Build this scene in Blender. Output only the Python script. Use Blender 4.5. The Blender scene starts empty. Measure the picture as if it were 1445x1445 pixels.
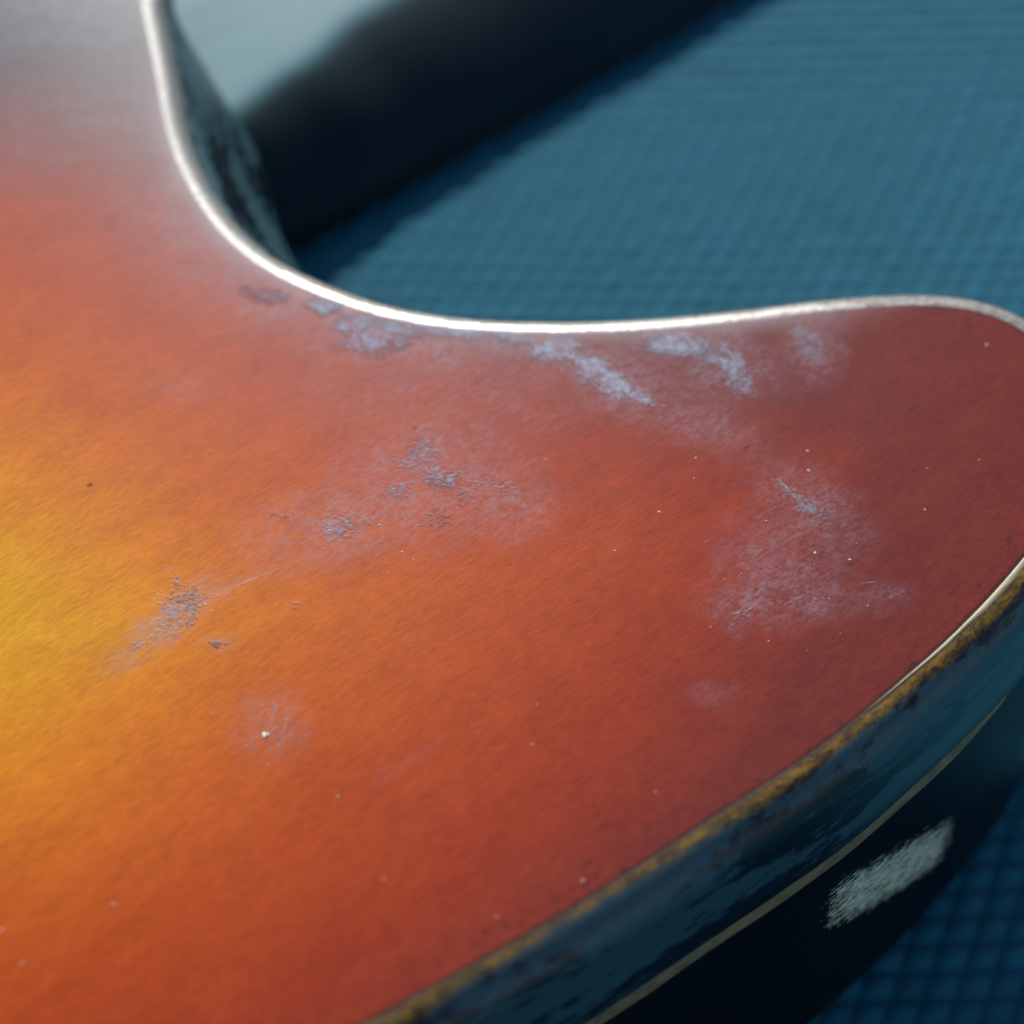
import bpy, bmesh, math, random
from mathutils import Vector, noise as mnoise
from mathutils.kdtree import KDTree
from mathutils.geometry import delaunay_2d_cdt

MM = 0.001
random.seed(4)
scene = bpy.context.scene

# ------------------------------------------------------------------ camera
PITCH = math.radians(50)
DIST = 0.237
ZT = 0.057                                   # height of the guitar's back face above the cloth
cam_d = bpy.data.cameras.new('camera')
cam = bpy.data.objects.new('camera', cam_d)
scene.collection.objects.link(cam)
cam.location = (0, -DIST * math.cos(PITCH), ZT + DIST * math.sin(PITCH))
cam.rotation_euler = (math.pi / 2 - PITCH, 0, 0)
cam_d.sensor_width = 36
cam_d.lens = 79.72
cam_d.clip_start = 0.01
cam_d.clip_end = 200
cam_d.dof.use_dof = True
cam_d.dof.focus_distance = 0.2325
cam_d.dof.aperture_fstop = 13
cam_d.dof.aperture_blades = 7
scene.camera = cam

# ------------------------------------------------------------------ sky, sun, exposure
SUN_AZ = math.radians(96)                   # counter-clockwise from +X
SUN_EL = math.radians(27)
world = bpy.data.worlds.new('World')
scene.world = world
world.use_nodes = True
wn = world.node_tree
wn.nodes.clear()
sky = wn.nodes.new('ShaderNodeTexSky')
sky.sky_type = 'NISHITA'
sky.sun_disc = False
sky.sun_elevation = SUN_EL
sky.sun_rotation = math.pi / 2 - SUN_AZ
bgd = wn.nodes.new('ShaderNodeBackground')
bgd.inputs['Strength'].default_value = 0.105
wo = wn.nodes.new('ShaderNodeOutputWorld')
wn.links.new(sky.outputs[0], bgd.inputs['Color'])
wn.links.new(bgd.outputs[0], wo.inputs['Surface'])

sun_d = bpy.data.lights.new('sun', 'SUN')
sun_d.energy = 4.4
sun_d.angle = math.radians(0.5)
sun_d.color = (1.0, 0.96, 0.90)
sun = bpy.data.objects.new('sun', sun_d)
scene.collection.objects.link(sun)
sd = Vector((math.cos(SUN_EL) * math.cos(SUN_AZ), math.cos(SUN_EL) * math.sin(SUN_AZ), math.sin(SUN_EL)))
sun.rotation_euler = sd.to_track_quat('Z', 'Y').to_euler()
sun.location = sd * 2

vs = scene.view_settings
vs.view_transform = 'Standard'
vs.look = 'None'
vs.exposure = 0.0
vs.gamma = 1.0
vs.use_curve_mapping = False

# ------------------------------------------------------------------ node helpers
class Mat:
    def __init__(self, name):
        self.m = bpy.data.materials.new(name)
        self.m.use_nodes = True
        self.t = self.m.node_tree
        self.b = self.t.nodes['Principled BSDF']
        self.out = self.t.nodes['Material Output']

    def put(self, sock, v):
        if v is None:
            return
        if hasattr(v, 'is_linked') or isinstance(v, bpy.types.NodeSocket):
            self.t.links.new(v, sock)
        else:
            if hasattr(v, '__len__') and len(v) == 3 and sock.type == 'RGBA':
                v = (*v, 1)
            sock.default_value = v

    def set(self, **kw):
        for k, v in kw.items():
            self.put(self.b.inputs[k.replace('_', ' ')], v)

    def coord(self):
        n = self.t.nodes.new('ShaderNodeTexCoord')
        return n.outputs['Object']

    def attr(self, name):
        n = self.t.nodes.new('ShaderNodeAttribute')
        n.attribute_name = name
        return n.outputs['Fac']

    def math(self, op, a, b=None, c=None, clamp=False):
        n = self.t.nodes.new('ShaderNodeMath')
        n.operation = op
        n.use_clamp = clamp
        self.put(n.inputs[0], a)
        self.put(n.inputs[1], b)
        self.put(n.inputs[2], c)
        return n.outputs[0]

    def vmath(self, op, a, b=None):
        n = self.t.nodes.new('ShaderNodeVectorMath')
        n.operation = op
        self.put(n.inputs[0], a)
        if op == 'SCALE':
            self.put(n.inputs['Scale'], b)
        else:
            self.put(n.inputs[1], b)
        return n.outputs['Value'] if op in ('LENGTH', 'DOT_PRODUCT', 'DISTANCE') else n.outputs['Vector']

    def mapping(self, v, loc=(0, 0, 0), rot=0.0, scale=(1, 1, 1), kind='POINT'):
        n = self.t.nodes.new('ShaderNodeMapping')
        n.vector_type = kind
        self.put(n.inputs['Vector'], v)
        n.inputs['Location'].default_value = loc
        n.inputs['Rotation'].default_value = (0, 0, rot)
        n.inputs['Scale'].default_value = scale
        return n.outputs[0]

    def noise(self, v, scale, detail=4, rough=0.55, dist=0.0, color=False):
        n = self.t.nodes.new('ShaderNodeTexNoise')
        self.put(n.inputs['Vector'], v)
        n.inputs['Scale'].default_value = scale
        n.inputs['Detail'].default_value = detail
        n.inputs['Roughness'].default_value = rough
        n.inputs['Distortion'].default_value = dist
        return n.outputs['Color' if color else 'Fac']

    def voronoi(self, v, scale, rand=1.0):
        n = self.t.nodes.new('ShaderNodeTexVoronoi')
        self.put(n.inputs['Vector'], v)
        n.inputs['Scale'].default_value = scale
        n.inputs['Randomness'].default_value = rand
        return n.outputs['Distance'], n.outputs['Color']

    def remap(self, v, a, b, c=0.0, d=1.0, smooth=True):
        n = self.t.nodes.new('ShaderNodeMapRange')
        n.interpolation_type = 'SMOOTHSTEP' if smooth else 'LINEAR'
        self.put(n.inputs['Value'], v)
        self.put(n.inputs['From Min'], a)
        self.put(n.inputs['From Max'], b)
        self.put(n.inputs['To Min'], c)
        self.put(n.inputs['To Max'], d)
        return n.outputs['Result']

    def ramp(self, v, stops):
        n = self.t.nodes.new('ShaderNodeValToRGB')
        e = n.color_ramp.elements
        while len(e) < len(stops):
            e.new(0.5)
        for q, (p, c) in zip(e, stops):
            q.position = p
            q.color = (*c, 1)
        self.put(n.inputs[0], v)
        return n.outputs['Color']

    def mix(self, f, a, b, mode='MIX'):
        n = self.t.nodes.new('ShaderNodeMix')
        n.data_type = 'RGBA'
        n.blend_type = mode
        self.put(n.inputs[0], f)
        self.put(n.inputs[6], a)
        self.put(n.inputs[7], b)
        return n.outputs[2]

    def bump(self, h, strength, dist, normal=None):
        n = self.t.nodes.new('ShaderNodeBump')
        n.inputs['Strength'].default_value = strength
        n.inputs['Distance'].default_value = dist
        self.put(n.inputs['Height'], h)
        self.put(n.inputs['Normal'], normal)
        return n.outputs[0]

    def comb(self, x, y, z=0.0):
        n = self.t.nodes.new('ShaderNodeCombineXYZ')
        self.put(n.inputs[0], x)
        self.put(n.inputs[1], y)
        self.put(n.inputs[2], z)
        return n.outputs[0]


AXIS = math.radians(40)                      # direction of the neck and of the wood grain

# residue left on the lacquer: centre x, y, half length, half width (mm), angle, strength
FLAKES = [
    (-28.0, 32.3, 3.3, 1.23, -13, 0.85), (-21.4, 30.4, 2.28, 1.56, -13, 1), (-17.3, 27.8, 2.8, 1.56, 16, 1), (-14.5, 25.6, 5.61, 2.62, 18, 1), (-6.5, 26.4, 5.63, 1.53, -12, 0.9),
    (-0.2, 25.5, 4.02, 1.09, -14, 0.9), (4.9, 23.5, 3.4, 1.81, 20, 1), (10.0, 19.8, 4.75, 2.33, -44, 1), (14.1, 16.8, 2.82, 1.42, -30, 0.8), (18.7, 24.2, 4.57, 1.76, -7, 1),
    (22.6, 22.3, 3.25, 1.1, 45, 0.9), (24.5, 21.5, 3.66, 1.76, -68, 0.9), (25.0, 17.7, 2.18, 0.99, -43, 0.8), (33.0, 24.5, 3.61, 1.64, -84, 0.6), (-10.0, 8.2, 2.82, 1.98, -83, 0.95),
    (-7.3, 4.6, 3.01, 1.6, -43, 1), (-12.1, 3.2, 2.55, 1.57, 15, 0.8), (-5.0, 2.2, 2.25, 1.09, -70, 0.7), (-18.2, -2.2, 2.65, 1.91, 16, 0.9), (-24.0, -0.4, 1.18, 0.67, -2, 0.75),
    (-7.9, -1.2, 1.96, 1.32, -18, 0.75), (-1.3, 3.4, 3.12, 0.85, -26, 0.7), (-14.9, -1.2, 1.48, 0.96, -2, 0.6), (30.3, 1.0, 4.19, 1.17, -49, 0.95), (28.6, 3.2, 2.08, 0.51, -62, 0.7),
    (23.4, -13.6, 1.67, 0.84, 28, 0.65), (29.2, -11.5, 2.95, 1.06, 14, 0.5), (-33.6, -12.8, 3.18, 2.43, 71, 1), (-34.3, -9.0, 1.64, 0.58, -63, 0.8), (-31.8, -10.6, 1.93, 0.53, -13, 0.8),
    (-36.5, -17.1, 2.48, 0.77, 45, 0.75), (-35.0, -15.1, 3.03, 0.58, 52, 0.6), (-28.9, -17.0, 1.4, 0.44, 10, 0.9), (-22.1, -11.8, 0.55, 0.43, -81, 1.1), (-22.8, -26.7, 2.48, 1.94, -71, 0.45),
]
HAZE_SHEEN = [
    (33.3, 23.9, 5.52, 3.53, 82, 0.9), (27.5, -6.4, 7.84, 6.17, 52, 0.75), (24.2, -11.5, 4.49, 3.48, 26, 0.9), (30.0, -11.5, 5.88, 3.1, 13, 0.8), (37.2, -11.0, 3.25, 2.26, 6, 0.5),
    (31.0, 0.7, 7.24, 4.48, -53, 0.8), (19.8, 13.3, 8.87, 3.56, -35, 0.75), (12.3, 18.5, 9.32, 4.89, -42, 0.9), (22.5, 21.8, 7.75, 5.21, -36, 0.9), (2.9, 22.8, 9.52, 4.33, -12, 0.8),
    (-12.9, 25.0, 12.07, 5.42, -13, 0.9), (-26.7, 31.8, 7.53, 4.39, -19, 0.8), (-9.2, 5.1, 9.9, 8.6, 43, 0.95), (-17.9, -1.7, 9.3, 5.6, 18, 0.9), (-1.3, 2.2, 6.3, 5.5, -78, 0.85),
    (-6.4, 16.4, 15.47, 6.33, 0, 0.45), (-23.5, -27.1, 4.29, 3.65, 88, 0.6), (-34.7, -14.6, 7.2, 2.2, 50, 1.1), (-28.0, -9.4, 4.6, 0.9, 28, 1.0), (-29.2, -16.8, 1.98, 1.23, -3, 0.6),
    (-66.0, 94.0, 34.0, 20.0, 0, 0.95), (-50.0, 66.0, 14.0, 8.0, -60, 0.5), (-36.0, 41.0, 16.0, 7.0, -52, 0.5), (-58.0, 62.0, 16.0, 12.0, 0, 0.35),  # large upper-left patches paint in the sky sheen
    (19.9, -23.3, 2.78, 1.7, 2, 0.4), (-35.9, 18.0, 4.67, 2.65, -3, 0.3), (-56.0, 58.5, 7.69, 2.61, 24, 0.35), (-10.3, -31.2, 4.22, 0.62, 35, 0.4),
]


def mat_burst():
    M = Mat('sunburst_lacquer')
    co = M.vmath('SCALE', M.coord(), 1000.0)                 # millimetres
    # sunburst: yellow heart, orange, red, maroon towards the rim
    warp = M.noise(co, 0.03, 3, 0.5, color=True)
    wco = M.vmath('ADD', co, M.vmath('SCALE', M.vmath('SUBTRACT', warp, (0.5, 0.5, 0.5)), 14.0))
    e = M.mapping(wco, (-64, -15, 57), math.radians(12), (122, 112, 1e6), 'TEXTURE')
    d = M.vmath('LENGTH', M.vmath('MULTIPLY', e, (1, 1, 0)))
    rim = M.attr('rim')
    d = M.math('ADD', M.math('MULTIPLY', d, 0.74), M.remap(rim, 0.0, 58.0, 0.36, 0.0, False))
    d = M.math('ADD', d, M.math('MULTIPLY', M.math('SUBTRACT', M.noise(co, 0.25, 5, 0.6), 0.5), 0.05))
    base = M.ramp(d, [(0.0, (0.80, 0.40, 0.010)), (0.13, (0.77, 0.33, 0.010)), (0.27, (0.72, 0.205, 0.011)),
                      (0.41, (0.61, 0.120, 0.011)), (0.55, (0.50, 0.072, 0.010)), (0.71, (0.37, 0.043, 0.012)),
                      (0.88, (0.20, 0.030, 0.022))])
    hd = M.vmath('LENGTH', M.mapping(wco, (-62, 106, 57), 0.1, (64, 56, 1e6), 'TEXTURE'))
    base = M.mix(M.remap(hd, 1.15, 0.35, 0.0, 0.92), base, (0.022, 0.042, 0.056))  # darker near the heel, its bluish sky sheen put into the colour
    # wood grain: short fibres along the axis
    g = M.mapping(co, (0, 0, 0), -AXIS, (1, 1, 1))
    gl = M.mapping(g, (0, 0, 0), 0, (0.45, 2.2, 1))
    fibre = M.noise(gl, 1.5, 5, 0.6, 0.3)
    gl2 = M.mapping(g, (7, 3, 0), 0, (0.5, 3.4, 1))
    fibre2 = M.noise(gl2, 2.2, 4, 0.6)
    flame = M.noise(M.mapping(g, (0, 0, 0), 0, (0.10, 0.22, 1)), 1.0, 3, 0.5)
    v = M.math('ADD', M.remap(fibre, 0.3, 0.7, -0.13, 0.13, False), M.remap(fibre2, 0.3, 0.7, -0.12, 0.12, False))
    v = M.math('ADD', v, M.remap(flame, 0.3, 0.7, -0.08, 0.08, False))
    base = M.mix(1.0, base, M.comb(M.math('ADD', v, 1.0), M.math('MULTIPLY_ADD', v, 1.35, 1.0), M.math('ADD', v, 1.0)), 'MULTIPLY')
    # dark pores
    pd, pc = M.voronoi(M.mapping(g, (0, 0, 0), 0, (0.16, 0.26, 1)), 1.0)
    pr = M.t.nodes.new('ShaderNodeSeparateColor')
    M.put(pr.inputs[0], pc)
    pore = M.math('MULTIPLY', M.remap(pd, 0.035, 0.075, 1, 0), M.math('GREATER_THAN', pr.outputs[0], 0.86))
    pd2, pc2 = M.voronoi(M.mapping(g, (5, 9, 0), 0, (0.35, 0.8, 1)), 1.0)
    pr2 = M.t.nodes.new('ShaderNodeSeparateColor')
    M.put(pr2.inputs[0], pc2)
    soft = M.math('MULTIPLY', M.remap(pd2, 0.0, 0.42, 0.24, 0), M.math('GREATER_THAN', pr2.outputs[1], 0.55))
    soft = M.math('MULTIPLY', soft, M.remap(d, 0.4, 0.9, 0.25, 1.0))
    base = M.mix(M.math('MAXIMUM', M.math('MULTIPLY', pore, 0.8), soft), base, (0.05, 0.016, 0.016))
    # lacquer speckled dark and worn thin close to the rim
    rs = M.remap(M.noise(M.mapping(g, (2, 1, 0), 0, (0.8, 1.0, 1)), 1.1, 4, 0.6), 0.58, 0.70)
    base = M.mix(M.math('MULTIPLY', rs, M.remap(rim, 0.5, 7.0, 0.7, 0.0)), base, (0.055, 0.018, 0.016))
    worn = M.attr('worn_rim')
    base = M.mix(M.math('MULTIPLY', M.remap(rim, 0.05, 0.55, 0.75, 0.0), M.remap(worn, 0.0, 0.3, 1, 0)), base, (0.03, 0.012, 0.012))
    base = M.mix(M.math('MULTIPLY', worn, M.remap(fibre2, 0.3, 0.7, 0.5, 0.85)), base, (0.46, 0.40, 0.41))
    # residue masks, with some painted-in sheen
    ff, hf = M.attr('residue'), M.attr('film_sheen')
    fine = M.noise(co, 1.1, 6, 0.7, 0.6)
    streak = M.noise(M.mapping(g, (0, 0, 0), 0.4, (0.6, 2.0, 1)), 1.4, 4, 0.7)
    grit = M.noise(co, 2.6, 4, 0.65)
    tone = M.math('ADD', M.math('MULTIPLY', M.noise(co, 0.12, 2, 0.5), 0.55), M.math('MULTIPLY', M.noise(co, 1.9, 4, 0.6), 0.45))
    mixn = M.math('ADD', M.math('MULTIPLY', M.math('SUBTRACT', fine, 0.5), 2.2), M.math('MULTIPLY', M.math('SUBTRACT', grit, 0.5), 2.6))
    fl = M.remap(M.math('ADD', M.math('ADD', ff, M.math('MULTIPLY', M.attr('flake_sheen'), 0.30)), mixn), 0.40, 1.30)
    fl = M.math('MULTIPLY', fl, M.remap(ff, 0.05, 0.35))
    hz = M.math('MULTIPLY', hf, M.remap(M.math('ADD', M.math('ADD', M.math('MULTIPLY', fine, 0.5), M.math('MULTIPLY', streak, 0.5)), M.math('MULTIPLY', grit, 0.3)), 0.50, 0.86, 0.04, 1.0))
    hz = M.math('MULTIPLY', hz, M.remap(M.noise(co, 0.30, 4, 0.6), 0.38, 0.62, 0.55, 1.0))
    base = M.mix(M.math('MULTIPLY', hz, 0.64), base, (0.36, 0.31, 0.39))
    base = M.mix(M.math('MULTIPLY', fl, M.remap(M.noise(co, 0.9, 4, 0.65), 0.35, 0.62, 0.28, 0.74)), base, M.mix(M.math('ADD', M.remap(tone, 0.40, 0.62, 0.0, 0.8), M.math('MULTIPLY', M.attr('flake_sheen'), 0.55), clamp=True), (0.07, 0.095, 0.13), (0.44, 0.56, 0.70)))
    # fine scratches: centre, half length, half width (mm), angle
    sc = None
    for (x, y, a, w_, ang) in ((-35.6, -15.6, 4.2, 0.09, 50), (-34.6, -16.0, 3.4, 0.06, 52), (-36.2, -14.4, 2.6, 0.07, 47),
                               (-33.0, -14.6, 2.4, 0.05, 49), (-31.3, -12.0, 1.3, 0.14, 35), (-23.0, -25.8, 2.6, 0.06, 78),
                               (-21.8, -27.0, 2.0, 0.06, 82), (-24.6, -28.6, 2.2, 0.06, 44), (-22.4, -29.4, 1.6, 0.08, 40),
                               (29.0, 3.0, 2.6, 0.09, -58), 
                               (-2.0, 3.8, 1.6, 0.10, -12), (23.2, -13.0, 1.5, 0.10, 20),
                               (36.0, -9.4, 1.2, 0.06, 8), (-26.5, -9.0, 3.4, 0.10, 27)):
        q = M.mapping(M.vmath('ADD', co, M.vmath('SCALE', M.vmath('SUBTRACT', warp, (0.5, 0.5, 0.5)), 2.0)), (x, y, 57), math.radians(ang), (a, w_, 1e6), 'TEXTURE')
        f = M.remap(M.vmath('LENGTH', q), 1.0, 0.4)
        sc = f if sc is None else M.math('MAXIMUM', sc, f)
    base = M.mix(M.math('MULTIPLY', sc, M.remap(grit, 0.35, 0.6, 0.1, 0.6)), base, (0.55, 0.45, 0.42))
    h = M.math('ADD', M.math('MULTIPLY', fibre, 0.6), M.math('MULTIPLY', fibre2, 0.4))
    n1 = M.bump(h, 0.15, 0.00010)
    n2 = M.bump(M.math('ADD', M.math('MULTIPLY', fl, 1.0), M.math('MULTIPLY', M.noise(co, 5.0, 3, 0.6), 0.12)), 0.5, 0.00014, n1)
    rough = M.math('ADD', M.math('ADD', 0.34, M.math('MULTIPLY', fl, 0.25)), M.math('MULTIPLY', hz, 0.08))
    M.set(Base_Color=base, Roughness=rough, Normal=n2, Specular_IOR_Level=0.13, Specular_Tint=(0.60, 0.84, 1.0))
    return M.m


def mat_side(patch_along, near_a, near_b):
    M = Mat('worn_dark_side_lacquer')
    co = M.vmath('SCALE', M.coord(), 1000.0)
    s = M.attr('along')                                     # mm along the outline
    v = M.attr('down')                                      # mm down the profile
    uv = M.comb(s, v, 0.0)
    lo = M.noise(M.mapping(uv, scale=(0.035, 0.17, 1)), 1.0, 6, 0.66)
    blot = M.noise(M.mapping(uv, scale=(0.35, 0.8, 1)), 1.0, 6, 0.7)
    fine = M.noise(M.mapping(uv, scale=(1.2, 1.8, 1)), 1.0, 5, 0.7)
    dark = (0.006, 0.010, 0.014)
    near = M.math('MULTIPLY', M.remap(s, near_a - 4, near_a + 4), M.remap(s, near_b - 4, near_b + 4, 1, 0))
    # rubbed grey-blue areas, with the sky's reflection painted in
    rub_sky = M.remap(M.math('ADD', lo, M.math('MULTIPLY', M.math('SUBTRACT', blot, 0.5), 0.4)), 0.44, 0.52)
    rub_sky = M.math('MULTIPLY', rub_sky, M.remap(M.math('ADD', v, M.math('MULTIPLY', near, 8.0)), 22.0, 27.0, 1, 0.0))
    base = M.mix(M.math('MULTIPLY', rub_sky, 0.75), dark, M.mix(fine, (0.015, 0.075, 0.105), (0.085, 0.165, 0.185)))
    # faint brown streaks
    br = M.remap(M.noise(M.mapping(uv, (3, 8, 0), 0, (0.03, 0.55, 1)), 1.0, 4, 0.6), 0.60, 0.70)
    base = M.mix(M.math('MULTIPLY', br, 0.5), base, (0.035, 0.014, 0.006))
    # amber where the dark coat is worn off the rounded edge
    w = M.math('ADD', v, M.math('MULTIPLY', M.math('SUBTRACT', fine, 0.5), 2.2))
    amb = M.remap(M.math('ADD', w, M.remap(lo, 0.3, 0.7, -1.0, 1.0, False)), M.remap(near, 0, 1, 2.0, 0.7), M.remap(near, 0, 1, 3.0, 2.2), 1, 0)
    gold = M.mix(M.remap(blot, 0.35, 0.68), (0.08, 0.034, 0.006), (0.40, 0.21, 0.008))
    gold = M.mix(M.remap(fine, 0.50, 0.64, 0, 0.85), gold, (0.02, 0.012, 0.008))
    # the inner side of the cutaway is worn to pale bare wood
    pale = M.mix(M.remap(fine, 0.4, 0.65), (0.16, 0.14, 0.13), (0.36, 0.35, 0.33))
    pale = M.mix(M.remap(s, 20.0, 70.0, 0.6, 0.0), pale, (0.06, 0.085, 0.095))
    base = M.mix(amb, base, M.mix(near, pale, gold))
    # dark line where the face coat ends
    base = M.mix(M.math('MULTIPLY', M.remap(w, 0.15, 0.75, 0.8, 0), near), base, (0.02, 0.008, 0.006))
    # bare scuffed patch
    pu = M.math('DIVIDE', M.math('SUBTRACT', s, patch_along), 10.2)
    pv = M.math('DIVIDE', M.math('SUBTRACT', M.math('MULTIPLY_ADD', M.math('SUBTRACT', s, patch_along), 0.52, v), 34.6), 5.0)
    e = M.math('ADD', M.math('POWER', M.math('ABSOLUTE', pu), 5.0), M.math('MULTIPLY', M.math('POWER', M.math('ABSOLUTE', pv), 3.0), 1.2))
    st = M.noise(M.mapping(uv, (0, 0, 0), -0.48, (0.40, 2.2, 1)), 1.2, 5, 0.70)
    st = M.math('ADD', M.math('MULTIPLY', st, 0.7), M.math('MULTIPLY', M.noise(M.mapping(uv, (4, 1, 0), -0.48, (0.9, 3.0, 1)), 2.2, 3, 0.6), 0.3))
    patch = M.remap(M.math('SUBTRACT', M.math('MULTIPLY_ADD', st, 17.0, -7.45), e), 0.0, 0.9)
    base = M.mix(patch, base, M.mix(st, (0.62, 0.60, 0.42), (0.95, 0.92, 0.70)))
    bm_ = M.bump(M.math('ADD', blot, M.math('MULTIPLY', fine, 0.5)), 0.22, 0.0003)
    bm_ = M.bump(M.math('ADD', M.noise(co, 2.0, 4, 0.6), M.math('MULTIPLY', patch, 0.4)), 0.25, 0.0001, bm_)
    rough = M.math('MAXIMUM', M.remap(rub_sky, 0, 1, 0.14, 0.32), M.math('MULTIPLY', M.math('MAXIMUM', M.math('MULTIPLY', amb, M.math('MAXIMUM', near, M.remap(s, 22.0, 70.0, 0.95, 0.36))), patch), 0.42))
    M.set(Base_Color=base, Roughness=rough, Normal=bm_, Specular_IOR_Level=M.math('MAXIMUM', M.remap(v, 13.0, 19.0, 0.55, 0.02), M.math('MULTIPLY', M.math('MULTIPLY', amb, M.remap(near, 0, 1, 1, 0)), M.remap(s, 20.0, 78.0, 0.15, 0.95))))
    return M.m


def mat_cloth():
    M = Mat('blue_waffle_cloth')
    co = M.vmath('SCALE', M.coord(), 1000.0)
    th = M.attr('thread')
    n = M.noise(co, 0.03, 3, 0.5)
    yarn = M.noise(M.mapping(co, (0, 0, 0), 0.5, (1.0, 3.0, 1.0)), 1.2, 4, 0.65)
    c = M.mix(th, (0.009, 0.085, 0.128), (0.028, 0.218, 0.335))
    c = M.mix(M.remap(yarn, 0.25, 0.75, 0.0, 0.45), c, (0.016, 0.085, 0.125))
    c = M.mix(M.remap(n, 0.3, 0.7, 0.0, 0.22), c, (0.018, 0.10, 0.14))
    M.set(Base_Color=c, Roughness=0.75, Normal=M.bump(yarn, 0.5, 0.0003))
    M.b.inputs['Specular IOR Level'].default_value = 0.08
    M.b.inputs['Sheen Weight'].default_value = 0.16
    M.b.inputs['Sheen Roughness'].default_value = 0.45
    M.b.inputs['Sheen Tint'].default_value = (0.45, 0.85, 1.0, 1)
    return M.m


def mat_plain(name, col, col2, rough, scale=0.6, stretch=(1, 1, 1), bump=0.2):
    M = Mat(name)
    co = M.vmath('SCALE', M.coord(), 1000.0)
    g = M.mapping(M.mapping(co, (0, 0, 0), -AXIS), scale=stretch)
    n = M.noise(g, scale, 5, 0.62)
    M.set(Base_Color=M.mix(M.remap(n, 0.3, 0.7), col, col2), Roughness=rough, Normal=M.bump(n, bump, 0.0002))
    return M.m


# ------------------------------------------------------------------ mesh helpers
def link_mesh(name, verts, faces, mat, parent=None, smooth=True, attrs=None):
    me = bpy.data.meshes.new(name)
    me.from_pydata([tuple(c) for c in verts], [], faces)
    me.materials.append(mat)
    if smooth:
        me.polygons.foreach_set('use_smooth', [True] * len(me.polygons))
    for k, vals in (attrs or {}).items():
        a = me.attributes.new(k, 'FLOAT', 'POINT')
        a.data.foreach_set('value', vals)
    me.update()
    o = bpy.data.objects.new(name, me)
    scene.collection.objects.link(o)
    if parent is not None:
        o.parent = parent
        root = parent
        off = Vector((0, 0, 0))
        while root is not None:
            off += root.location
            root = root.parent
        o.location = -off                      # the meshes are written in world coordinates
    return o


# ------------------------------------------------------------------ the cloth
def smooth_hash(ix, iy, k):
    x = math.sin(ix * 127.1 + iy * 311.7 + k * 74.7) * 43758.5453
    return x - math.floor(x)


def build_cloth():
    pitch_u, pitch_v = 3.7, 3.7
    xs, ys = [], []
    def lines(lo, hi, step, far):
        fine = [lo + i * step for i in range(int((hi - lo) / step) + 1)]
        pre, x, k = [], lo, step
        while x > -far:
            k *= 1.7
            x -= k
            pre.append(x)
        post, x, k = [], fine[-1], step
        while x < far:
            k *= 1.7
            x += k
            post.append(x)
        return pre[::-1] + fine + post
    xs = lines(-75, 130, 0.45, 30000)
    ys = lines(-60, 215, 0.45, 30000)
    sl = 1.0 / math.tan(math.radians(66))
    verts, th = [], []
    for y in ys:
        for x in xs:
            inside = -76 < x < 131 and -61 < y < 216
            if inside:
                fx = x + 1.3 * math.sin(y * 0.037 + 0.6) + 0.5 * math.sin(x * 0.05)
                fy = y + 1.0 * math.sin(x * 0.031 + 1.1) + 0.4 * math.sin(y * 0.06 + x * 0.02)
                v = fy / pitch_v
                u = (fx - fy * sl) / pitch_u
                iu, iv = math.floor(u), math.floor(v)
                a = math.sin(math.pi * (u - iu))
                b = math.sin(math.pi * (v - iv))
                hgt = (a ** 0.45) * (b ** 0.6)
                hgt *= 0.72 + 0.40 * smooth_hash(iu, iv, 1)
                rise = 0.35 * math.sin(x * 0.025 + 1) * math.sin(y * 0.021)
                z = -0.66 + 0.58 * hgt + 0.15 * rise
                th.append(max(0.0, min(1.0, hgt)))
            else:
                z = -0.55
                th.append(0.55)
            verts.append((x * MM, y * MM, z * MM))
    nx, ny = len(xs), len(ys)
    faces = [(j * nx + i, j * nx + i + 1, (j + 1) * nx + i + 1, (j + 1) * nx + i)
             for j in range(ny - 1) for i in range(nx - 1)]
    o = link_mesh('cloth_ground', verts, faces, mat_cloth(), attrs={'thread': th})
    o['kind'] = 'structure'
    o['label'] = 'blue waffle weave cloth spread under the guitar'
    return o


build_cloth()

# ------------------------------------------------------------------ guitar outline
NU = Vector((math.cos(AXIS), math.sin(AXIS)))
NN = Vector((-math.sin(AXIS), math.cos(AXIS)))
CEN = 122.0                                   # centre line of the neck, mm from the origin along NN


def ab(a, b):
    p = NU * a + NN * (b + CEN)
    return (p.x, p.y)


CTRL = [(-47.8, 86.2), (-44.4, 71.4), (-41.9, 60.2), (-38.8, 51.5), (-34.6, 43.5), (-29.4, 37.3),
        (-24.0, 33.5), (-18.9, 30.7), (-13.8, 28.6), (-6.3, 26.9), (2.2, 26.3), (10.1, 26.4), (18.1, 27.0),
        (26.1, 28.1), (34.2, 29.5), (40.7, 30.3), (46.3, 30.6), (51.1, 30.1), (54.9, 28.6), (57.9, 25.8),
        (60.6, 21.0), (61.6, 14.5), (60.4, 7.0), (57.2, 0.2), (52.6, -5.9), (48.3, -11.2), (42.9, -17.1),
        (38.1, -21.7), (35.1, -24.6), (27.6, -31.0), (18.4, -37.7), (11.6, -42.7), (5.0, -47.4),
        (-1.4, -51.5), (-7.7, -55.4), (-12.6, -58.4), (-19.8, -62.7), (-31.4, -69.3), (-42.6, -75.2),
        ab(-105, -147), ab(-140, -142), ab(-180, -145), ab(-225, -158), ab(-270, -166), ab(-315, -155),
        ab(-350, -120), ab(-368, -65), ab(-372, 0), ab(-368, 65), ab(-350, 120), ab(-315, 155),
        ab(-270, 166), ab(-225, 158), ab(-170, 140), ab(-120, 132), ab(-70, 138), ab(-35, 140),
        ab(-8, 128), ab(10, 100), ab(20, 65), ab(26, 30), ab(28, 0), ab(25, -14)]


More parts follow.
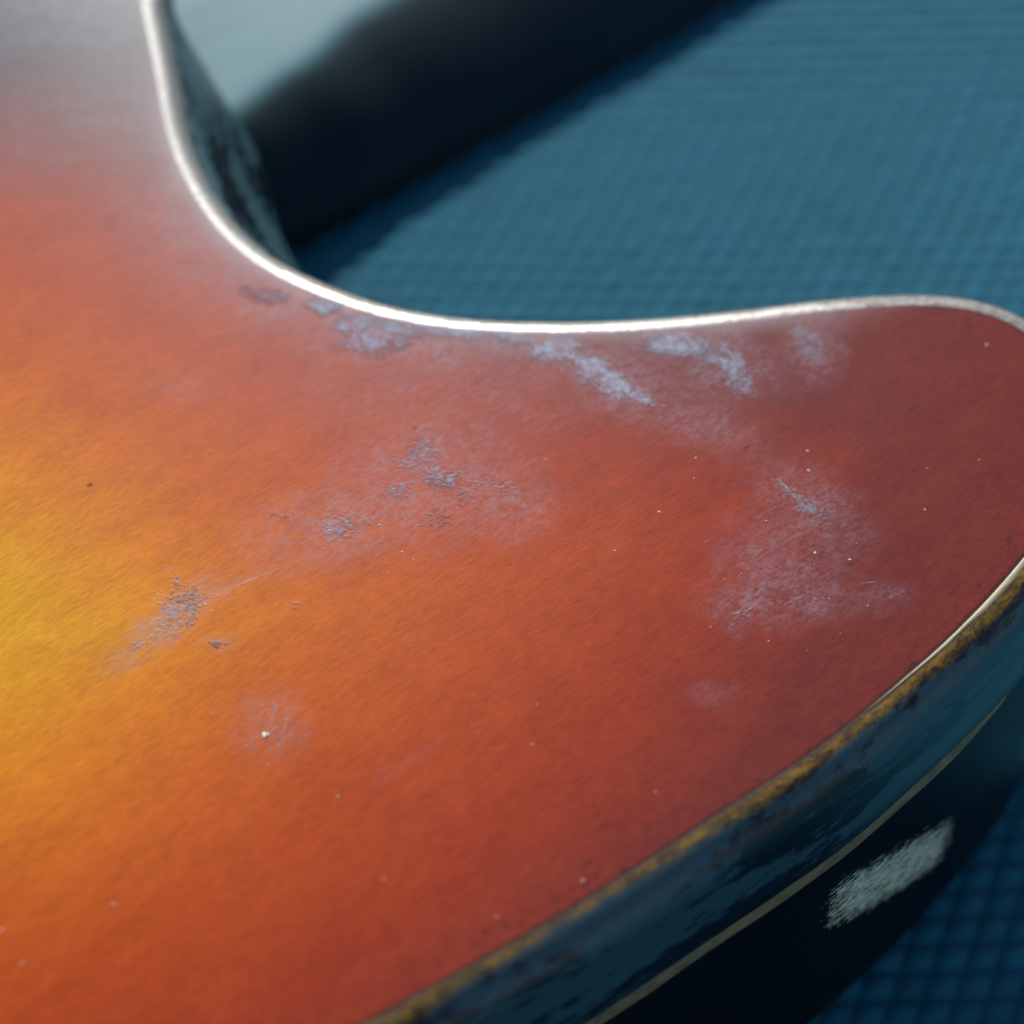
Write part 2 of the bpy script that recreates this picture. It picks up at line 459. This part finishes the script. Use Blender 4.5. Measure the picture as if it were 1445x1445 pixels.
def catmull(P, step=0.8):
    n = len(P)
    out = []
    for i in range(n):
        p0, p1, p2, p3 = (Vector(P[(i + k) % n]) for k in (-1, 0, 1, 2))
        m = max(2, int((p2 - p1).length / step))
        for k in range(m):
            t = k / m
            out.append(0.5 * ((2 * p1) + (p2 - p0) * t + (2 * p0 - 5 * p1 + 4 * p2 - p3) * t * t
                              + (3 * p1 - p0 - 3 * p2 + p3) * t ** 3))
    return out


loop = catmull(CTRL)
# relax the hand-set points a little
for _ in range(10):
    loop = [loop[i] * 0.5 + (loop[i - 1] + loop[(i + 1) % len(loop)]) * 0.25 for i in range(len(loop))]
N = len(loop)
area = sum(loop[i].x * loop[(i + 1) % N].y - loop[(i + 1) % N].x * loop[i].y for i in range(N))
sgn = 1.0 if area > 0 else -1.0
norms, along = [], []
acc = 0.0
for i in range(N):
    t = (loop[(i + 1) % N] - loop[i - 1]).normalized()
    norms.append(Vector((t.y, -t.x)) * sgn)
    along.append(acc)
    acc += (loop[(i + 1) % N] - loop[i]).length


def nearest(x, y):
    return min(range(N), key=lambda i: (loop[i] - Vector((x, y))).length)


R = 4.0
HT = 57.0
prof = []                                      # (outward, z, arc length)
for k in range(19):
    a = math.pi / 2 * k / 18
    prof.append((R * math.sin(a), HT - R * (1 - math.cos(a)), R * a))
L0 = R * math.pi / 2
for k in range(1, 13):
    prof.append((R, HT - R - (HT - 2 * R) * k / 12, L0 + (HT - 2 * R) * k / 12))
for k in range(1, 9):
    a = math.pi / 2 * k / 8
    prof.append((R * math.cos(a), R - R * math.sin(a), L0 + HT - 2 * R + R * a))

guitar = bpy.data.objects.new('electric_guitar', None)
scene.collection.objects.link(guitar)
guitar.location = (*[c * MM for c in ab(-150, 0)], 0)
guitar['label'] = 'worn sunburst electric guitar lying face down on blue cloth'
guitar['category'] = 'guitar'



def field(x, y, lst):
    d = mnoise.noise_vector(Vector((x * 0.55, y * 0.55, 3.1))) * 1.0 + mnoise.noise_vector(Vector((x * 1.3, y * 1.3, 9.4))) * 0.45
    x, y = x + d.x, y + d.y
    best = 0.0
    for (cx, cy, a, b, ang, s_) in lst:
        dx, dy = x - cx, y - cy
        if abs(dx) > 1.6 * a + 0.5 or abs(dy) > 1.6 * a + 0.5:
            continue
        c, sn = math.cos(math.radians(ang)), math.sin(math.radians(ang))
        r = math.hypot((dx * c + dy * sn) / a, (-dx * sn + dy * c) / b)
        t = max(0.0, min(1.0, (1.55 - r) / 1.25))
        best = max(best, s_ * t * t * (3 - 2 * t))
    return best


def row_spans(y):
    xs = []
    for i in range(N):
        p, q = loop[i - 1], loop[i]
        if (p.y > y) != (q.y > y):
            xs.append(p.x + (q.x - p.x) * (y - p.y) / (q.y - p.y))
    xs.sort()
    return list(zip(xs[::2], xs[1::2]))


pts = [Vector((p.x, p.y)) for p in loop]
STEP = 0.5
y = -70.0
while y < 92:
    for (x0, x1) in row_spans(y):
        x = -72.0
        while x < 66:
            if x0 + 0.4 < x < x1 - 0.4:
                pts.append(Vector((x, y)))
            x += STEP
    y += STEP
face0 = list(range(N)) if sgn > 0 else list(range(N - 1, -1, -1))
cv, _, cf, *_r = delaunay_2d_cdt(pts, [], [face0], 1, 1e-5)
kd = KDTree(N)
for i, p in enumerate(loop):
    kd.insert((p.x, p.y, 0), i)
kd.balance()
w0, w1 = along[nearest(-46, 78)], along[nearest(47, 30.5)]


def worn_rim(x, y):
    _c, i, dist = kd.find((x, y, 0))
    if not (w0 < along[i] < w1) or dist > 9:
        return 0.0
    e = min(1.0, (along[i] - w0) / 25, (w1 - along[i]) / 18)
    k = 1.5 + 0.9 * mnoise.noise(Vector((x * 0.16, y * 0.16, 0)))
    return e * math.exp(-dist / max(0.5, k))


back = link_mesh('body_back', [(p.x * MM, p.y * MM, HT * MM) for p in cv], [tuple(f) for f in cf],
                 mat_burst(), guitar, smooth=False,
                 attrs={'residue': [field(p.x, p.y, FLAKES) for p in cv], 'film_sheen': [field(p.x, p.y, HAZE_SHEEN) for p in cv],
                        'flake_sheen': [field(p.x, p.y, FLAKES[:14]) for p in cv],  # flakes near the rim, paled to paint in the light they reflect
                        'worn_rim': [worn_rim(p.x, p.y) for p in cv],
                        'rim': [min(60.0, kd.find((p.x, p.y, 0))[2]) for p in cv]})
back['label'] = 'yellow to red sunburst back face with dull grey scuffs'

vv, al, dn, ff = [], [], [], []
fl0, fl1, fl2, fl3 = (along[nearest(*q)] for q in ((-47.8, 86.2), (-43.5, 68), (-27, 35.5), (-6, 27)))


def sstep(a, b, x):
    t = max(0.0, min(1.0, (x - a) / (b - a)))
    return t * t * (3 - 2 * t)


def flare(i, d):
    """the wall of the cutaway leans out towards the front of the body"""
    w = sstep(fl0 - 22, fl1, along[i]) * (1 - sstep(fl2, fl3, along[i])) if along[i] < 300 else 0.0
    return 8.5 * w * sstep(3.0, 22.0, d)


for (o_, z, d) in prof:
    for i in range(N):
        q = loop[i] + norms[i] * (o_ + flare(i, d))
        vv.append((q.x * MM, q.y * MM, z * MM))
        al.append(along[i])
        dn.append(d)
for j in range(len(prof) - 1):
    for i in range(N):
        k = (i + 1) % N
        f = (j * N + i, (j + 1) * N + i, (j + 1) * N + k, j * N + k)
        ff.append(f if sgn > 0 else f[::-1])
ff.append(tuple((len(prof) - 1) * N + i for i in (range(N - 1, -1, -1) if sgn > 0 else range(N))))
pa = along[nearest(38.9, -21.2)]
na, nb = along[nearest(58.5, 25)], along[nearest(-42.6, -75.2)]
side = link_mesh('body_side', vv, ff, mat_side(pa, na, nb), guitar, attrs={'along': al, 'down': dn})
side['label'] = 'dark lacquered side with amber worn edge and pale scuff'


def prof_at(d, lift):
    """outward and height at arc length d down the side, lifted off the surface"""
    if d < L0:
        a = d / R
        return (R + lift) * math.sin(a), HT - R + (R + lift) * math.cos(a)
    return R + lift, HT - R - (d - L0)


def strip(name, i0, i1, d_fn, w_fn, lift, mat, parent, cols=5):
    idx = list(range(i0, i1 + 1))
    verts, faces = [], []
    for n_, i in enumerate(idx):
        t = n_ / (len(idx) - 1)
        c, w = d_fn(t), w_fn(t)
        for k in range(cols):
            e = k / (cols - 1)
            l = lift * (1 - abs(2 * e - 1) ** 4) - 0.02
            o_, z = prof_at(max(0.0, c + (e - 0.5) * w), l)
            q = loop[i] + norms[i] * o_
            verts.append((q.x * MM, q.y * MM, z * MM))
    for n_ in range(len(idx) - 1):
        for k in range(cols - 1):
            a = n_ * cols + k
            f = (a, a + 1, a + cols + 1, a + cols)
            faces.append(f if sgn > 0 else f[::-1])
    return link_mesh(name, verts, faces, mat, parent)


wig = [random.uniform(-1, 1) for _ in range(400)]


def wob(t, f, k=0):
    x = t * f
    i = int(x)
    u = x - i
    u = u * u * (3 - 2 * u)
    return wig[(i + k) % 400] * (1 - u) + wig[(i + 1 + k) % 400] * u


wood = mat_plain('bare_pale_wood', (0.42, 0.33, 0.20), (0.58, 0.48, 0.32), 0.55, 1.2, (0.3, 2, 2))
i0, i1 = sorted((nearest(60.5, 7.5), nearest(34.2, -25.2)))


def w_edge(t):
    return max(0.03, (0.62 + 0.2 * wob(t, 14)) * min(1, (1 - t) * 2.2) ** 0.8 * min(1, t * 9))


sl_ = strip('bare_wood_edge', i0, i1, lambda t: 0.10 + 0.5 * w_edge(t), w_edge, 0.10, wood, side)
sl_['label'] = 'thin cream sliver of bare wood along the edge'

stripe_mat = mat_plain('cream_reflection', (0.17, 0.115, 0.055), (0.32, 0.225, 0.115), 0.6, 0.5)  # reflection on the dark side, built as a coloured strip
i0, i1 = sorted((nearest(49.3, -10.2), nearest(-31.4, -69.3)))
stp = strip('side_reflection', i0, i1, lambda t: L0 + 12.0 + 0.15 * wob(t, 16, 50) + 0.6 * t,
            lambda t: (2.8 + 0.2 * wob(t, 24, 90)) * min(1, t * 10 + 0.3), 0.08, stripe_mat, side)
stp['label'] = 'thin cream reflection along the dark side, built as a strip'

# a chip through the lacquer: raised ragged lip round a small hollow
def chip(x, y, r):
    verts, faces = [], []
    n = 14
    rings = [(0.0, -0.02), (0.45, -0.01), (0.72, 0.14), (1.0, 0.10), (1.25, -0.02)]
    for rr, z in rings:
        for k in range(n):
            a = 2 * math.pi * k / n
            j = 1 + 0.22 * math.sin(3 * a + 1) + 0.12 * math.sin(7 * a)
            verts.append(((x + r * rr * j * math.cos(a) * 1.25) * MM, (y + r * rr * j * math.sin(a)) * MM,
                          (HT + 0.02 + z * 0.5 * (1.0 + 0.8 * math.sin(a + 2.4))) * MM))
    for q in range(len(rings) - 1):
        for k in range(n):
            k2 = (k + 1) % n
            faces.append((q * n + k, (q + 1) * n + k, (q + 1) * n + k2, q * n + k2))
    return link_mesh('lacquer_chip', verts, faces,
                     mat_plain('chip_wood', (0.70, 0.66, 0.55), (0.85, 0.82, 0.74), 0.25, 2.0), back)


chip(-23.8, -28.1, 0.22)

# specks of dust stuck to the lacquer
SPECKS = [(10.6, -5.2), (-60.5, 64.9), (-11.8, -44.1), (6.5, -44.3), (49.8, 7.3), (52.9, 24.3), (31.6, 8.5),
          (31.5, 5.7), (19.6, 7.5), (15.4, 0.0), (44.1, 6.1), (43.2, 0.3), (-11.3, -5.4), (-13.8, -1.8), (23.4, 19.6),
          (3.6, 7.3), (-1.4, -48.1), (2.0, -29.2), (13.6, -34.6), (-36.4, -46.8), (-43.9, -52.8), (-46.2, -49.4),
          (-16.5, -35.1), (26.5, -1.2), (31.2, -5.5), (25.6, -16.8), (34.7, -6.4), (-30.2, -13.0), (-31.0, -12.2),
          (-47.9, 8.2), (-51.3, 16.4), (-29.3, 12.2)]
SPECKS += [(27 + random.gauss(0, 5.5), -4 + random.gauss(0, 6.5)) for _ in range(22)]
SPECKS += [(-10 + random.gauss(0, 7), 1 + random.gauss(0, 4)) for _ in range(10)]
SPECKS += [(-23.5 + random.gauss(0, 2), -27.5 + random.gauss(0, 2)) for _ in range(12)]
SPECKS += [(random.uniform(-45, 50), random.uniform(-30, 18)) for _ in range(12)]
SPECKS = [(x, y) for (x, y) in SPECKS if any(p + 1 < x < q - 1 for p, q in row_spans(y))]
verts, faces = [], []
for n_, (x, y) in enumerate(SPECKS):
    r = random.uniform(0.08, 0.16) if n_ < 30 else random.uniform(0.035, 0.09)
    b0 = len(verts)
    el, ra = random.uniform(1, 1.8), random.uniform(0, math.pi)
    for (rr, z) in ((1.0, 0.0), (0.75, 0.55)):
        for k in range(7):
            a = 2 * math.pi * k / 7
            px, py = rr * el * math.cos(a), rr * math.sin(a)
            verts.append(((x + r * (px * math.cos(ra) - py * math.sin(ra))) * MM,
                          (y + r * (px * math.sin(ra) + py * math.cos(ra))) * MM, (HT + r * z * 0.5 + 0.004) * MM))
    verts.append((x * MM, y * MM, (HT + r * 0.36) * MM))
    for k in range(7):
        k2 = (k + 1) % 7
        faces.append((b0 + k, b0 + k2, b0 + 7 + k2, b0 + 7 + k))
        faces.append((b0 + 7 + k, b0 + 7 + k2, b0 + 14))
dust = link_mesh('dust_specks', verts, faces, mat_plain('dust', (0.50, 0.28, 0.20), (0.66, 0.54, 0.48), 0.6, 0.15), back)
dust['kind'] = 'stuff'

# ------------------------------------------------------------------ the neck, face down
def build_neck():
    # position, half width, height of the back, half width of the flat of the heel
    st = [(10, 33, 15.5, 15.5), (38, 33, 15.5, 15.0), (54, 32.6, 15.5, 12.0), (70, 32, 15.4, 7.5),
          (95, 31.4, 15.2, 4.0), (200, 28, 15, 2.0), (450, 24, 15, 1.0)]
    zb = 2.4
    flat, flank = [], []
    verts, faces = [], []
    n = 41
    xs = []
    for (s0, s1) in zip(st[:-1], st[1:]):
        for k in range(8):
            t = k / 8
            t2 = t * t * (3 - 2 * t)
            xs.append(tuple(p + (q - p) * (t if j == 0 else t2) for j, (p, q) in enumerate(zip(s0, s1))))
    xs.append(st[-1])
    for (a, hw, zt, fw) in xs:
        for k in range(n):
            b = hw * (1 - 2 * k / (n - 1))
            t = max(0.0, (abs(b) - fw) / (hw - fw))
            z = zb + (zt - zb) * (1 - t ** 1.5)
            x, y = ab(a, b + 7.5)
            flank.append(1 - t)
            flat.append(1 - sstep(0.02, 0.16, t) if a < 130 else 0.0)
            verts.append((x * MM, y * MM, z * MM))
    for j in range(len(xs) - 1):
        for k in range(n - 1):
            faces.append((j * n + k, (j + 1) * n + k, (j + 1) * n + k + 1, j * n + k + 1))
        faces.append((j * n, j * n + n - 1, (j + 1) * n + n - 1, (j + 1) * n))
    faces.append(tuple(range(n)))
    faces.append(tuple((len(xs) - 1) * n + k for k in range(n - 1, -1, -1)))
    M = Mat('neck_finish')
    co = M.vmath('SCALE', M.coord(), 1000.0)
    gn = M.noise(M.mapping(M.mapping(co, (0, 0, 0), -AXIS), scale=(0.08, 0.6, 0.6)), 0.5, 5, 0.6)
    pale = M.mix(M.remap(gn, 0.3, 0.7), (0.058, 0.190, 0.235), (0.090, 0.240, 0.285))  # flat of the heel: sky sheen painted into the base colour
    dk = M.mix(M.remap(gn, 0.3, 0.7), (0.006, 0.022, 0.034), (0.012, 0.030, 0.040))
    dk = M.mix(M.remap(M.attr('flank'), 0.35, 0.9, 0.0, 0.8), dk, (0.026, 0.052, 0.050))  # upper flank lighter: reflected light painted into the colour
    fl_ = M.attr('flat')
    M.set(Base_Color=M.mix(fl_, dk, pale), Roughness=0.5, Specular_IOR_Level=0.10)
    neck = link_mesh('neck', verts, faces, M.m, guitar, attrs={'flat': flat, 'flank': flank})
    neck['label'] = 'dark neck running out of the cutaway, sky sheen painted pale on its heel'
    v2, f2 = [], []
    for (a, hw, zt, fw) in (xs[0], xs[16], xs[-1]):
        for (b, z) in ((-hw + 0.6, zb), (hw - 0.6, zb), (hw - 0.6, 0.4), (-hw + 0.6, 0.4)):
            x, y = ab(a, b + 7.5)
            v2.append((x * MM, y * MM, z * MM))
    for j in range(2):
        for k in range(4):
            k2 = (k + 1) % 4
            f2.append((j * 4 + k, j * 4 + k2, (j + 1) * 4 + k2, (j + 1) * 4 + k))
    f2.append((3, 2, 1, 0))
    f2.append((8, 9, 10, 11))
    link_mesh('fretboard', v2, f2, mat_plain('dark_rosewood', (0.012, 0.010, 0.009), (0.03, 0.02, 0.015), 0.5, 0.5, (0.1, 1, 1)), neck, smooth=False)


build_neck()

# ------------------------------------------------------------------ render settings
scene.render.engine = 'CYCLES'
scene.render.resolution_x = 1024
scene.render.resolution_y = 1024
